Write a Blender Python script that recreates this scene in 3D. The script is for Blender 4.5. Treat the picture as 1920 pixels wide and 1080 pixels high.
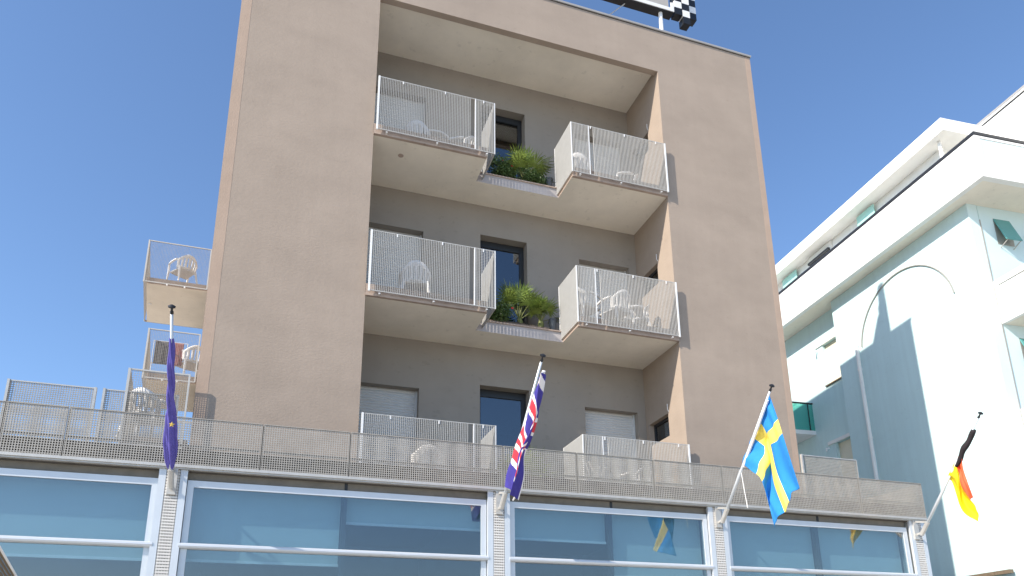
import bpy, math, random
from mathutils import Vector, Matrix
random.seed(7)
for o in list(bpy.data.objects): bpy.data.objects.remove(o)
scene = bpy.context.scene
COL = scene.collection

# ------------------------------------------------------------------ camera
F_PX, CX, CY = 1396.43, 960.0, 854.18          # focal length and optical centre of the cropped photograph
YAW, PITCH, ROLL = 0.3277, 0.2869, -0.0098
EYE = Vector((-1.2488, -10.9234, -5.8874))
_f = Vector((math.sin(YAW)*math.cos(PITCH), math.cos(YAW)*math.cos(PITCH), math.sin(PITCH)))
_r = Vector((math.cos(YAW), -math.sin(YAW), 0)); _u = _r.cross(_f)
RIGHT = _r*math.cos(ROLL)+_u*math.sin(ROLL); UP = _u*math.cos(ROLL)-_r*math.sin(ROLL); FWD = _f
cam = bpy.data.cameras.new('camera'); co = bpy.data.objects.new('camera', cam); COL.objects.link(co)
m = Matrix.Identity(4)
for i in range(3):
    m[i][0] = RIGHT[i]; m[i][1] = UP[i]; m[i][2] = -FWD[i]; m[i][3] = EYE[i]
co.matrix_world = m
cam.sensor_width = 36; cam.sensor_fit = 'HORIZONTAL'; cam.lens = F_PX*36/1920
cam.shift_x = -(CX-960)/1920; cam.shift_y = (CY-540)/1920
cam.clip_start = .05; cam.clip_end = 3000
scene.camera = co
scene.render.resolution_x = 1024; scene.render.resolution_y = 576

# ------------------------------------------------------------------ sky, sun, exposure
SUN = Vector((1, .37, -.756)).normalized()     # the way the light travels
w = bpy.data.worlds.new('World'); scene.world = w; w.use_nodes = True
nt = w.node_tree; bg = nt.nodes['Background']
sky = nt.nodes.new('ShaderNodeTexSky'); sky.sky_type = 'NISHITA'; sky.sun_disc = False
sky.sun_elevation = math.asin(-SUN.z); sky.sun_rotation = math.atan2(-SUN.x, -SUN.y)
sky.air_density = 1.0; sky.dust_density = .6; sky.ozone_density = 5.0
nt.links.new(sky.outputs[0], bg.inputs[0]); bg.inputs[1].default_value = .145
sl = bpy.data.lights.new('sun', 'SUN'); sl.energy = 4.0; sl.angle = math.radians(.53); sl.color = (1, .91, .80)
so = bpy.data.objects.new('sun', sl); COL.objects.link(so); so.rotation_euler = SUN.to_track_quat('-Z', 'Y').to_euler()
so.location = (-20, -12, 25)
vs = scene.view_settings; vs.view_transform = 'Standard'; vs.look = 'None'; vs.gamma = 1; vs.use_curve_mapping = False
vs.exposure = 0.75

# ------------------------------------------------------------------ helpers
def at(px, py, axis, val):
    """point of the place seen at a photo pixel, on the plane axis = val"""
    r = FWD + RIGHT*((px-CX)/F_PX) - UP*((py-CY)/F_PX)
    t = (val-EYE[axis])/r[axis]
    return EYE + r*t

WL = {}
class MB:
    def __init__(s): s.v = []; s.f = []; s.m = []
    def quad(s, *p, m=0):
        b = len(s.v); s.v += [tuple(q) for q in p]; s.f.append(tuple(range(b, b+len(p)))); s.m.append(m); return s
    def obox(s, c, ax, ay, az, m=0):
        c, ax, ay, az = map(Vector, (c, ax, ay, az)); b = len(s.v)
        for i in (-1, 1):
            for j in (-1, 1):
                for k in (-1, 1): s.v.append(tuple(c+ax*i+ay*j+az*k))
        for f in ((0,1,3,2),(4,6,7,5),(0,4,5,1),(2,3,7,6),(0,2,6,4),(1,5,7,3)): s.f.append(tuple(b+i for i in f)); s.m.append(m)
        return s
    def box(s, x0, x1, y0, y1, z0, z1, m=0):
        return s.obox(((x0+x1)/2,(y0+y1)/2,(z0+z1)/2), ((x1-x0)/2,0,0), (0,(y1-y0)/2,0), (0,0,(z1-z0)/2), m)
    def beam(s, a, b, wd, th, m=0, up=(0,0,1)):
        a, b = Vector(a), Vector(b); d = (b-a); u = Vector(up); sd = d.cross(u)
        if sd.length < 1e-6: sd = d.cross(Vector((1,0,0)))
        sd.normalize(); n = sd.cross(d).normalized()
        return s.obox((a+b)/2, d/2, sd*wd/2, n*th/2, m)
    def tube(s, pts, r, n=8, m=0, cap=True):
        pts = [Vector(p) for p in pts]; rs = r if isinstance(r, (list, tuple)) else [r]*len(pts)
        b = len(s.v); t0 = None
        for i, p in enumerate(pts):
            t = (pts[min(i+1, len(pts)-1)]-pts[max(i-1, 0)]).normalized()
            if t0 is None:
                a = t.orthogonal().normalized()
            else:
                a = (a-t*a.dot(t)).normalized()
            t0 = t; c = t.cross(a)
            for k in range(n):
                an = 2*math.pi*k/n; s.v.append(tuple(p+(a*math.cos(an)+c*math.sin(an))*rs[i]))
        for i in range(len(pts)-1):
            for k in range(n):
                s.f.append((b+i*n+k, b+i*n+(k+1)%n, b+(i+1)*n+(k+1)%n, b+(i+1)*n+k)); s.m.append(m)
        if cap:
            s.f.append(tuple(b+k for k in range(n))[::-1]); s.m.append(m)
            e = b+(len(pts)-1)*n; s.f.append(tuple(e+k for k in range(n))); s.m.append(m)
        return s
    def wall(s, O, U, V, N, w_, h, holes, depth, m=0, mr=None):
        """rectangle O + U*[0,w] + V*[0,h], rectangular holes (u0,u1,v0,v1), reveals going depth along N"""
        O, U, V, N = map(Vector, (O, U, V, N)); mr = m if mr is None else mr
        us = sorted({0, w_, *[x for q in holes for x in q[:2]]}); vv = sorted({0, h, *[x for q in holes for x in q[2:]]})
        P = lambda a, b, d=0: O+U*a+V*b+N*d
        for i in range(len(us)-1):
            for j in range(len(vv)-1):
                cu, cv = (us[i]+us[i+1])/2, (vv[j]+vv[j+1])/2
                if any(q[0] < cu < q[1] and q[2] < cv < q[3] for q in holes): continue
                s.quad(P(us[i],vv[j]), P(us[i+1],vv[j]), P(us[i+1],vv[j+1]), P(us[i],vv[j+1]), m=m)
        for (a, b, c, d) in holes:
            for (p, q) in (((a,c),(b,c)),((b,c),(b,d)),((b,d),(a,d)),((a,d),(a,c))):
                s.quad(P(*p), P(*q), P(*q, depth), P(*p, depth), m=mr)
        return s
    def bars(s, O, U, V, N, w_, h, pu, tu, du, pv=None, tv=0, dv=0, m=0):
        """grating: uprights every pu along U, cross rods every pv along V"""
        O, U, V, N = map(Vector, (O, U, V, N))
        n = max(1, round(w_/pu)); 
        for i in range(n):
            s.obox(O+U*((i+.5)*w_/n)+V*(h/2), U*(tu/2), N*(du/2), V*(h/2), m)
        if pv:
            k = max(1, round(h/pv))
            for j in range(k):
                s.obox(O+U*(w_/2)+V*((j+.5)*h/k), U*(w_/2), N*(dv/2), V*(tv/2), m)
        return s
    def build(s, name, mats, parent=None, origin=None, smooth=False, kind=None):
        if origin is None: origin = WL.get(parent, Vector((0,0,0)))
        origin = Vector(origin)
        me = bpy.data.meshes.new(name)
        me.from_pydata([(v[0]-origin[0], v[1]-origin[1], v[2]-origin[2]) for v in s.v], [], s.f)
        mats = mats if isinstance(mats, (list, tuple)) else [mats]
        for q in mats: me.materials.append(M[q])
        if len(mats) > 1: me.polygons.foreach_set('material_index', s.m)
        if smooth: me.polygons.foreach_set('use_smooth', [True]*len(me.polygons))
        me.update()
        o = bpy.data.objects.new(name, me); COL.objects.link(o)
        put(o, parent, origin)
        if kind: o['kind'] = kind
        return o

def put(o, parent, origin):
    o.location = Vector(origin)-(WL.get(parent) or Vector((0,0,0))) if parent else Vector(origin)
    if parent: o.parent = parent
    WL[o] = Vector(origin)
def thing(name, loc, label, cat, group=None):
    o = bpy.data.objects.new(name, None); COL.objects.link(o); o.empty_display_size = .2
    o.location = loc; WL[o] = Vector(loc); return tag(o, label, cat, group)
def tag(o, label, cat, group=None):
    o['label'] = label; o['category'] = cat
    if group: o['group'] = group
    return o
def copy_tree(o, parent=None, shift=(0,0,0)):
    c = o.copy(); COL.objects.link(c); c.parent = parent
    c.location = o.location+Vector(shift)
    for ch in list(o.children): copy_tree(ch, c)
    return c
def solid(o, t=.004, off=0):
    q = o.modifiers.new('thickness', 'SOLIDIFY'); q.thickness = t; q.offset = off; return o
def bevel(o, wd=.006, seg=2):
    q = o.modifiers.new('bevel', 'BEVEL'); q.width = wd; q.segments = seg; q.limit_method = 'ANGLE'; return o

# ------------------------------------------------------------------ materials
M = {}
def mat(name, col, rough=.6, metal=0, var=0, vscale=3, bump=0, bscale=80, col2=None, stretch=(1,1,1), spec=.4, streak=0, mid=.5, marks=0):
    mt = bpy.data.materials.new(name); mt.use_nodes = True; M[name] = mt
    n = mt.node_tree.nodes; l = mt.node_tree.links; b = n['Principled BSDF']
    b.inputs['Base Color'].default_value = (*col, 1); b.inputs['Roughness'].default_value = rough
    b.inputs['Metallic'].default_value = metal; b.inputs['Specular IOR Level'].default_value = spec
    if var or bump:
        g = n.new('ShaderNodeNewGeometry'); mp = n.new('ShaderNodeMapping'); mp.inputs['Scale'].default_value = stretch
        l.new(g.outputs['Position'], mp.inputs['Vector'])
    if var:
        t = n.new('ShaderNodeTexNoise'); t.inputs['Scale'].default_value = vscale; t.inputs['Detail'].default_value = 7; t.inputs['Roughness'].default_value = .62
        l.new(mp.outputs[0], t.inputs['Vector'])
        r = n.new('ShaderNodeValToRGB'); e = r.color_ramp.elements
        c2 = col2 or tuple(c*(1-var) for c in col); c1 = col if col2 else tuple(min(1, c*(1+var)) for c in col)
        e[0].position = mid-.18; e[0].color = (*c2, 1); e[1].position = mid+.18; e[1].color = (*c1, 1)
        l.new(t.outputs[0], r.inputs[0]); out = r.outputs[0]
        if streak:
            m2 = n.new('ShaderNodeMapping'); m2.inputs['Scale'].default_value = (5, 5, .25); l.new(g.outputs['Position'], m2.inputs['Vector'])
            t2 = n.new('ShaderNodeTexNoise'); t2.inputs['Scale'].default_value = 1.6; t2.inputs['Detail'].default_value = 5; l.new(m2.outputs[0], t2.inputs['Vector'])
            r2 = n.new('ShaderNodeMapRange'); r2.inputs[1].default_value = .35; r2.inputs[2].default_value = .75; r2.inputs[3].default_value = 1; r2.inputs[4].default_value = 1-streak
            l.new(t2.outputs[0], r2.inputs[0])
            mx = n.new('ShaderNodeMix'); mx.data_type = 'RGBA'; mx.blend_type = 'MULTIPLY'; mx.inputs[0].default_value = 1
            cc = n.new('ShaderNodeCombineColor')
            for k in range(3): l.new(r2.outputs[0], cc.inputs[k])
            l.new(out, mx.inputs[6]); l.new(cc.outputs[0], mx.inputs[7]); out = mx.outputs[2]
        if marks:                                  # sparse trowel scuffs and old damp spots
            m3 = n.new('ShaderNodeMapping'); m3.inputs['Scale'].default_value = (1, 1, 1.7); l.new(g.outputs['Position'], m3.inputs['Vector'])
            for sc, lo, hi, am in ((7.5, .64, .72, marks), (1.1, .56, .74, marks*.8)):
                t3 = n.new('ShaderNodeTexNoise'); t3.inputs['Scale'].default_value = sc; t3.inputs['Detail'].default_value = 3; l.new(m3.outputs[0], t3.inputs['Vector'])
                r3 = n.new('ShaderNodeMapRange'); r3.inputs[1].default_value = lo; r3.inputs[2].default_value = hi; r3.inputs[3].default_value = 1; r3.inputs[4].default_value = 1-am
                l.new(t3.outputs[0], r3.inputs[0])
                vm = n.new('ShaderNodeVectorMath'); vm.operation = 'SCALE'; l.new(out, vm.inputs[0]); l.new(r3.outputs[0], vm.inputs['Scale']); out = vm.outputs[0]
        l.new(out, b.inputs['Base Color'])
    if bump:
        t = n.new('ShaderNodeTexNoise'); t.inputs['Scale'].default_value = bscale; t.inputs['Detail'].default_value = 4
        l.new(mp.outputs[0], t.inputs['Vector'])
        bp = n.new('ShaderNodeBump'); bp.inputs['Strength'].default_value = bump; bp.inputs['Distance'].default_value = .01
        l.new(t.outputs[0], bp.inputs['Height']); l.new(bp.outputs[0], b.inputs['Normal'])
    return mt
mat('taupe_plaster', (.366, .298, .240), .9, var=.07, vscale=1.1, bump=.30, bscale=24, spec=.2, stretch=(.8,.8,1.3), streak=.03, marks=.055)
mat('corner_plaster', (.43, .325, .25), .9, var=.06, vscale=2.5, bump=.25, bscale=40, spec=.2, streak=.03)
mat('loggia_plaster', (.325, .288, .245), .9, var=.05, vscale=1.0, bump=.2, bscale=30, spec=.2, streak=.02, marks=0.08)
mat('soffit_plaster', (.84, .78, .67), .9, var=.06, vscale=1.4, bump=.2, bscale=30, spec=.2, marks=0.1)
mat('slab_edge', (.42, .33, .27), .85, var=.12, vscale=4, bump=.2, spec=.2, marks=0.2)
mat('floor_tile', (.30, .24, .19), .7, var=.1, vscale=3)
mat('galvanised', (.50, .49, .46), .45, .35, var=.08, vscale=9)
mat('railing_paint', (.49, .485, .46), .45, var=.05, vscale=6)
mat('ledge', (.46, .43, .42), .8, var=.1, vscale=5)
mat('groove_shade', (.36, .35, .32), .8)  # grey that stands in for the shadow in the arch groove
mat('cladding', (.66, .64, .60), .5, var=.06, vscale=5)
mat('grating', (.38, .36, .32), .5, .1, var=.1, vscale=5)
mat('white_metal', (.78, .78, .76), .35, .0, var=.03, vscale=6)
mat('aluminium', (.60, .635, .66), .35, .25, var=.03, vscale=5)
mat('deck_edge', (.10, .092, .08), .85, var=.2, vscale=3)
mat('dark_frame', (.03, .032, .035), .4)
mat('dark_gap', (.21, .19, .155), .8, var=.15, vscale=4)
mat('coping_metal', (.42, .40, .37), .5, .3, var=.06)
mat('shutter_grey', (.62, .62, .60), .5, var=.03)
mat('white_plastic', (.80, .79, .77), .3, var=.02)
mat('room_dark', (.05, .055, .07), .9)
mat('blind_cloth', (.56, .60, .58), .8, var=.03, vscale=2)
mat('white_wall', (.60, .78, .79), .85, var=.02, vscale=1.2, bump=.15, bscale=30, spec=.2, streak=.06, marks=0.05)
mat('white_trim', (.84, .84, .81), .8, var=.035, bump=.1, spec=.2, marks=0.05)
mat('aqua_wall', (.64, .79, .80), .85, var=.02, vscale=1.2, bump=.15, bscale=30, spec=.2)
mat('cream_shutter', (.80, .74, .58), .7)
mat('brown_wood', (.16, .12, .08), .7, var=.2, vscale=12)
mat('black_paint', (.015, .016, .018), .4)
mat('flag_blue_eu', (.11, .095, .36), .8, var=.12, vscale=14, spec=.2)
mat('flag_star', (.72, .50, .10), .8)
mat('flag_blue_uk', (.055, .045, .26), .8, var=.1, vscale=14, spec=.2)
mat('flag_red', (.62, .05, .07), .8, spec=.2)
mat('flag_white', (.75, .72, .73), .8, spec=.2)
mat('flag_blue_se', (.03, .24, .62), .8, var=.06, vscale=9, spec=.2)
mat('flag_yellow_se', (.82, .66, .14), .8, var=.05, vscale=9, spec=.2)
mat('flag_black', (.03, .025, .028), .8, spec=.2)
mat('flag_red_de', (.78, .14, .06), .8, spec=.2)
mat('flag_gold', (.85, .62, .02), .8, spec=.2)
mat('rope_white', (.8, .79, .76), .8)
mat('towel_grey', (.10, .10, .11), .95, var=.1, vscale=20)
mat('towel_navy', (.03, .035, .12), .95)
mat('towel_red', (.26, .10, .10), .95, var=.1, vscale=20)
mat('palm_green', (.17, .235, .045), .5, var=.3, vscale=12)
mat('palm_stem', (.17, .19, .06), .6)
mat('shrub_green', (.075, .13, .035), .45, var=.45, vscale=25)
mat('flower_red', (.55, .03, .03), .6)
mat('soil', (.12, .09, .065), .95, var=.3, vscale=14, bump=.8, bscale=40)
mat('planter_clay', (.25, .19, .15), .85, var=.12, vscale=6)
mat('pot_grey', (.10, .11, .12), .5)
mat('parasol_brown', (.12, .085, .045), .85, var=.12, vscale=10)
mat('paving', (.55, .51, .44), .85, var=.12, vscale=.8, bump=.2)
mat('asphalt', (.055, .055, .055), .9, var=.15, vscale=3, bump=.3)
mat('sign_panel', (.40, .38, .35), .6, var=.05)

def glass(name, tint, refl, rough=0.0, gtint=(.95,.97,1)):
    mt = bpy.data.materials.new(name); mt.use_nodes = True; M[name] = mt
    n = mt.node_tree.nodes; l = mt.node_tree.links; n.remove(n['Principled BSDF']); out = n['Material Output']
    tr = n.new('ShaderNodeBsdfTransparent'); tr.inputs[0].default_value = (*tint, 1)
    gl = n.new('ShaderNodeBsdfGlossy'); gl.inputs['Roughness'].default_value = rough; gl.inputs[0].default_value = (*gtint, 1)
    fr = n.new('ShaderNodeFresnel')
    gb = n.new('ShaderNodeNewGeometry'); ir = n.new('ShaderNodeMapRange'); ir.inputs[3].default_value = 1.5; ir.inputs[4].default_value = 1/1.5   # same reflectance from both faces of the pane
    l.new(gb.outputs['Backfacing'], ir.inputs[0]); l.new(ir.outputs[0], fr.inputs[0])
    mp = n.new('ShaderNodeMapRange'); mp.inputs[3].default_value = refl; mp.inputs[4].default_value = 1
    l.new(fr.outputs[0], mp.inputs[0])
    mx = n.new('ShaderNodeMixShader'); l.new(mp.outputs[0], mx.inputs[0]); l.new(tr.outputs[0], mx.inputs[1]); l.new(gl.outputs[0], mx.inputs[2])
    l.new(mx.outputs[0], out.inputs[0]); return mt
mat('teal_panel', (.10, .33, .32), .4)
mat('green_glass_solid', (.42, .72, .64), .4)
glass('shop_glass', (.68, .80, .85), .095, gtint=(1,.92,.88))
glass('door_glass', (.45, .52, .56), .10)
glass('green_glass', (.42, .78, .70), .06)

# ------------------------------------------------------------------ ground
GZ = -7.49
g = MB(); g.quad((-600,-600,GZ),(600,-600,GZ),(600,600,GZ),(-600,600,GZ))
o = g.build('pavement', 'paving'); o['kind'] = 'structure'
g = MB(); g.box(-300, 300, -26, -17, GZ-.2, GZ+.004)
o = g.build('road', 'asphalt'); o['kind'] = 'structure'

# ------------------------------------------------------------------ hotel: tower
X0, XL, XR, XT = -2.332, 0.0, 5.743, 8.118
ZT, ZC, ZB, D = 7.18, 6.12, 6.24, 1.405
S3, S2, S1 = 3.1, 0.0, -3.17                 # undersides of the two slabs, top of the terrace
XA, XB, YN, TH = 2.04, 3.715, .70, .20       # notch in the slabs
hotel = thing('hotel_building', ((X0+XT)/2, 4, GZ), 'taupe plastered hotel tower with a balcony recess above a glazed ground floor', 'building')
BKY = 12.0; XLB = X0-.092*BKY                # left flank leans out a little towards the back
wins = [(.56, 1.28, c-.44-S1, c-S1) for c in (-1.22, 1.95, 5.06)]
mb = MB()
mb.wall((X0,0,S1-.3), (1,0,0), (0,0,1), (0,1,0), XL-X0, ZT-S1+.3, [], 0)              # left pier front
mb.wall((XR,0,S1-.3), (1,0,0), (0,0,1), (0,1,0), XT-XR, ZT-S1+.3, [], 0)              # right pier front
mb.wall((XL,0,ZC), (1,0,0), (0,0,1), (0,1,0), XR-XL, ZT-ZC, [], 0)                    # beam
mb.quad((XL,0,ZC),(XL,.13,ZC),(XR,.13,ZC),(XR,0,ZC)); mb.quad((XL,.13,ZC),(XL,.13,ZB),(XR,.13,ZB),(XR,.13,ZC))
mb.quad((X0,0,GZ),(X0,0,ZT),(XLB,BKY,ZT),(XLB,BKY,GZ)); mb.quad((XT,0,GZ),(XT,BKY,GZ),(XT,BKY,ZT),(XT,0,ZT))
mb.quad((XLB,BKY,GZ),(XLB,BKY,ZT),(XT,BKY,ZT),(XT,BKY,GZ)); mb.quad((X0,0,ZT),(XT,0,ZT),(XT,BKY,ZT),(XLB,BKY,ZT))
mb.build('facade_wall', 'taupe_plaster', hotel)
mb = MB(); mb.wall((XR,0,S1), (0,1,0), (0,0,1), (1,0,0), D, ZB-S1, wins, .16)          # right cheek of the recess
mb.build('recess_cheek', 'taupe_plaster', hotel)
mb = MB(); mb.wall((XL,0,S1), (0,1,0), (0,0,1), (-1,0,0), D, ZB-S1, [], 0); mb.build('recess_cheek', 'taupe_plaster', hotel)
for a, b in ((X0, X0+.165), (XT-.13, XT)):
    mb = MB(); mb.box(a-.001, b, -.002, .002, S1-.2, ZT-.002); mb.build('corner_strip', 'corner_plaster', hotel)
mb = MB(); mb.box(X0-.03, XT+.02, -.03, .35, ZT+.012, ZT+.055); mb.box(X0-.01, XT+.008, -.008, .3, ZT, ZT+.012, m=1)
mb.box(XT-.3, XT+.02, .35, BKY, ZT+.012, ZT+.055)
mb.build('coping', ['coping_metal', 'dark_frame'], hotel)
# back wall of the recess with its openings
doors = []; holes = []
for base in (S1, S2, S3):
    zt = base+2.44 if base > S1 else -.735
    holes.append((2.33, 3.30, base+.06-S1, zt-S1)); doors.append((2.33, 3.30, base+.06, zt))
sh = []
for base in (S1, S2, S3):
    zt = base+2.28 if base > S1 else -.94
    for (a, b) in ((-.0+.06, 1.195), (4.435, 5.57)):
        holes.append((a, b, base+.06-S1, zt-S1)); sh.append((a, b, base+.06, zt, base))
mb = MB(); mb.wall((XL,D,S1), (1,0,0), (0,0,1), (0,1,0), XR-XL, ZB-S1, holes, .26)
mb.build('recess_back_wall', 'loggia_plaster', hotel)
mb = MB(); mb.quad((XL,.13,ZB),(XL,D,ZB),(XR,D,ZB),(XR,.13,ZB)); mb.build('recess_ceiling', 'soffit_plaster', hotel)
for (a, b, z0, z1) in doors:
    y = D+.20; f = MB()
    f.box(a, a+.07, y, y+.06, z0, z1); f.box(b-.09, b, y, y+.06, z0, z1); f.box(a+.07, b-.09, y, y+.06, z1-.14, z1); f.box(a+.07, b-.09, y, y+.06, z0, z0+.1)
    if z0 > 2: f.box(a+.07, b-.09, y+.002, y+.058, z1-1.22, z1-1.14)
    f = f.build('glass_door', 'dark_frame', hotel)
    q = MB(); q.box(a+.07, b-.09, y+.025, y+.033, z0+.1, z1-.14); q.build('pane', 'door_glass', f)
    q = MB(); q.box(a+.62, a+.65, y-.05, y-.03, z0+.95, z0+1.15); q.box(a+.63, a+.64, y-.03, y, z0+1.04, z0+1.06); q.build('handle', 'aluminium', f)
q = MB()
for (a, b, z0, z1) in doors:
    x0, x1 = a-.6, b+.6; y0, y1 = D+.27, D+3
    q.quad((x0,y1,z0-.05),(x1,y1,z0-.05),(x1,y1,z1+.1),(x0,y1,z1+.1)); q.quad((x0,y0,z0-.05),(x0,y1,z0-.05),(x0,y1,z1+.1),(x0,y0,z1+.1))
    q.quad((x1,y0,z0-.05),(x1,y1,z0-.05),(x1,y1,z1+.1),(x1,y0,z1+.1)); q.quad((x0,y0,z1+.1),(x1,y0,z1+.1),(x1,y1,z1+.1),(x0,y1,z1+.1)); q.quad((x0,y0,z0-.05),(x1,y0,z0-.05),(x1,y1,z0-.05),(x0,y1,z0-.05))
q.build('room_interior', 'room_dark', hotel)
for (a, b, z0, z1, base) in sh:
    y = D+.17; f = MB(); n = int((z1-z0)/.055)
    for i in range(n):
        za = z1-i*.055; zb = za-.055
        f.quad((a,y,za),(b,y,za),(b,y-.012,za-.028),(a,y-.012,za-.028)); f.quad((a,y-.012,za-.028),(b,y-.012,za-.028),(b,y,zb+.006),(a,y,zb+.006)); f.quad((a,y,zb+.006),(b,y,zb+.006),(b,y+.004,zb),(a,y+.004,zb))
    f = f.build('roller_shutter', 'shutter_grey', hotel)
    q = MB(); q.box(a, a+.035, y-.03, y+.02, z0, z1); q.box(b-.035, b, y-.03, y+.02, z0, z1); q.build('guide_rail', 'shutter_grey', f)
for (a, b, c, d) in wins:
    f = MB(); x = XR+.10; z0, z1 = c+S1, d+S1
    f.box(x, x+.05, a, a+.04, z0, z1); f.box(x, x+.05, b-.04, b, z0, z1); f.box(x, x+.05, a+.04, b-.04, z1-.05, z1); f.box(x, x+.05, a+.04, b-.04, z0, z0+.04)
    f = f.build('small_window', 'dark_frame', hotel)
    q = MB(); q.box(x+.02, x+.026, a+.04, b-.04, z0+.04, z1-.05); q.build('pane', 'door_glass', f)
    q = MB(); q.box(x+.12, x+.14, a-.05, b+.05, z0-.05, z1+.05); q.build('back_panel', 'room_dark', f)
    q = MB(); q.tube([(XR-.004,.53,z1+.02),(XR-.025,.53,z1+.06),(XR-.025,.53,z1+.17)], .007, 6); q.build('wall_hook', 'white_metal', hotel)

# ------------------------------------------------------------------ hotel: slabs with the notch, railings
def slab(base):
    """top at base+TH, underside at base; outline follows the notch"""
    y0 = -.018
    out = [(XL,y0),(XA,y0),(XA,YN),(XB,YN),(XB,y0),(XR,y0)]
    mb = MB()
    for (xa, xb, ya) in ((XL,XA,y0),(XA,XB,YN),(XB,XR,y0)):
        mb.quad((xa,ya,base),(xa,D,base),(xb,D,base),(xb,ya,base), m=0)
        mb.quad((xa,ya,base+TH),(xb,ya,base+TH),(xb,D,base+TH),(xa,D,base+TH), m=2)
    for i in range(5):
        a, b = out[i], out[i+1]
        mb.quad((*a,base),(*b,base),(*b,base+TH),(*a,base+TH), m=3 if i == 2 else 1)
    # drip edge standing 6 mm proud under the rim
    for a, b in ((out[0],out[1]),(out[4],out[5])): mb.box(a[0]+.002, b[0]-.002, a[1]-.006, a[1]+.05, base-.006, base+.035, m=1)
    s_ = mb.build('balcony_slab', ['soffit_plaster', 'slab_edge', 'floor_tile', 'ledge'], hotel, origin=(XL,0,base))
    q = MB(); q.box(XA+.02, XB-.02, YN-.022, YN+.03, base+TH-.004, base+TH+.02); q.build('ledge_tile', 'slab_edge', s_)
    if base > 2:
        q = MB(); q.tube([(.55,.42,base-.006),(.55,.42,base+.01)], [.05,.055], 10); q.build('drain_cap', 'slab_edge', s_)
    return s_
PF, HB, HT = -.075, .06, 1.155               # railing plane, foot and head heights above the slab underside
def railing(base, side):
    """side -1: left balcony, +1: right balcony. One frame part with bars as sub-parts"""
    if side < 0: xo, xi = .045, 2.165; post = 1.80; small = (1.815, xi); big = (xo+.03, 1.715)
    else: xo, xi = 5.715, 3.69; post = 4.055; small = (xi, 4.04); big = (4.14, xo-.03)
    z0, z1 = base+HB, base+HT
    f = MB()
    og = (xi,PF,base)
    f.box(xo-.016, xo+.016, PF-.015, PF+.015, z0-.02, z1+.008)                            # thick outer post
    a, b = min(xo, xi), max(xo, xi)
    f = f.build('balcony_railing', 'white_metal', hotel, origin=og)
    q = MB(); q.box(post-.009, post+.009, PF-.011, PF+.011, z0, z1); q.build('post', 'white_metal', f, origin=og)
    q = MB(); q.box(xi-.008, xi+.008, PF-.008, PF+.008, z0-.01, z1+.006); q.build('post', 'white_metal', f, origin=og)     # inner corner
    q = MB(); q.box(xi-.009, xi+.009, YN+.031, YN+.05, z0-.01, z1+.006); q.build('post', 'white_metal', f, origin=og)
    q = MB(); q.box(a+.017, b-.009, PF-.007, PF+.007, z1-.006, z1+.005); q.box(xi-.007, xi+.007, PF+.009, YN+.03, z1-.006, z1+.005); q.build('top_rail', 'railing_paint', f, origin=og)
    q = MB(); q.box(a+.017, b-.009, PF-.007, PF+.007, z0-.005, z0+.008); q.box(xi-.007, xi+.007, PF+.009, YN+.03, z0-.005, z0+.008); q.build('bottom_rail', 'railing_paint', f, origin=og)
    q = MB()
    for (u0, u1) in (small, big): q.bars((u0,PF,z0+.008), (1,0,0), (0,0,1), (0,1,0), u1-u0, z1-z0-.014, .0300, .0056, .020, .0300, .0022, .004)
    q.bars((xi,PF+.02,z0+.008), (0,1,0), (0,0,1), (1,0,0), YN-PF, z1-z0-.014, .024, .010, .022)
    q.build('railing_bars', 'railing_paint', f, origin=og, kind='stuff')
    for k in (.2, .56, .9):
        x = a+(b-a)*k; q = MB(); q.box(x-.009, x+.009, PF-.016, PF-.0075, z1-.06, z1-.004); q.build('clip', 'white_metal', f, origin=og)
    for k in (.08, .5, .93):
        x = a+(b-a)*k; q = MB(); q.box(x-.014, x+.014, PF-.006, -.026, z0-.045, z0-.03); q.build('bracket', 'white_metal', f, origin=og)
    return f
for base in (S3, S2): slab(base)
for base in (S3, S2, -3.19):
    for sd in (-1, 1): railing(base, sd)

# ------------------------------------------------------------------ hotel: podium and its grating
YG = -1.35; XP0, XP1 = -9.0, 9.47
mb = MB(); mb.box(XP0, XP1, YG+.06, 9, S1-.28, S1); mb.build('terrace_deck', 'deck_edge', hotel)
GB, GT = -3.385, -2.775
joints = [-9.0, -6.6, -4.2, -3.55, -1.35, -.25, 1.87, 3.0, 4.25, 5.45, 6.65, 8.1, 9.47]
for a, b in zip(joints[:-1], joints[1:]):
    f = MB()
    f.box(a+.006, a+.012, YG-.006, YG+.014, GB, GT); f.box(b-.012, b-.006, YG-.006, YG+.014, GB, GT)
    f.box(a+.012, b-.012, YG-.014, YG+.014, GT-.008, GT); f.box(a+.012, b-.012, YG-.014, YG+.014, GB, GB+.008)
    f = f.build('grille_panel', 'grating', hotel, origin=(a,YG,GB))
    q = MB(); q.bars((a+.012,YG,GB+.008), (1,0,0), (0,0,1), (0,1,0), b-a-.024, GT-GB-.016, .029, .0105, .012, .029, .0095, .010)
    q.build('grille_bars', 'grating', f, origin=(a,YG,GB), kind='stuff')
    q = MB(); q.box(a+.02, b-.02, YG+.02, YG+.05, S1+.02, S1+.045); q.build('stiffener', 'galvanised', f, origin=(a,YG,GB))
    q = MB(); q.beam((a+.006,YG+.03,S1-.1), (a+.006,YG+.03,GT-.01), .012, .02); q.build('grille_post', 'dark_gap', f, origin=(a,YG,GB))
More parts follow.
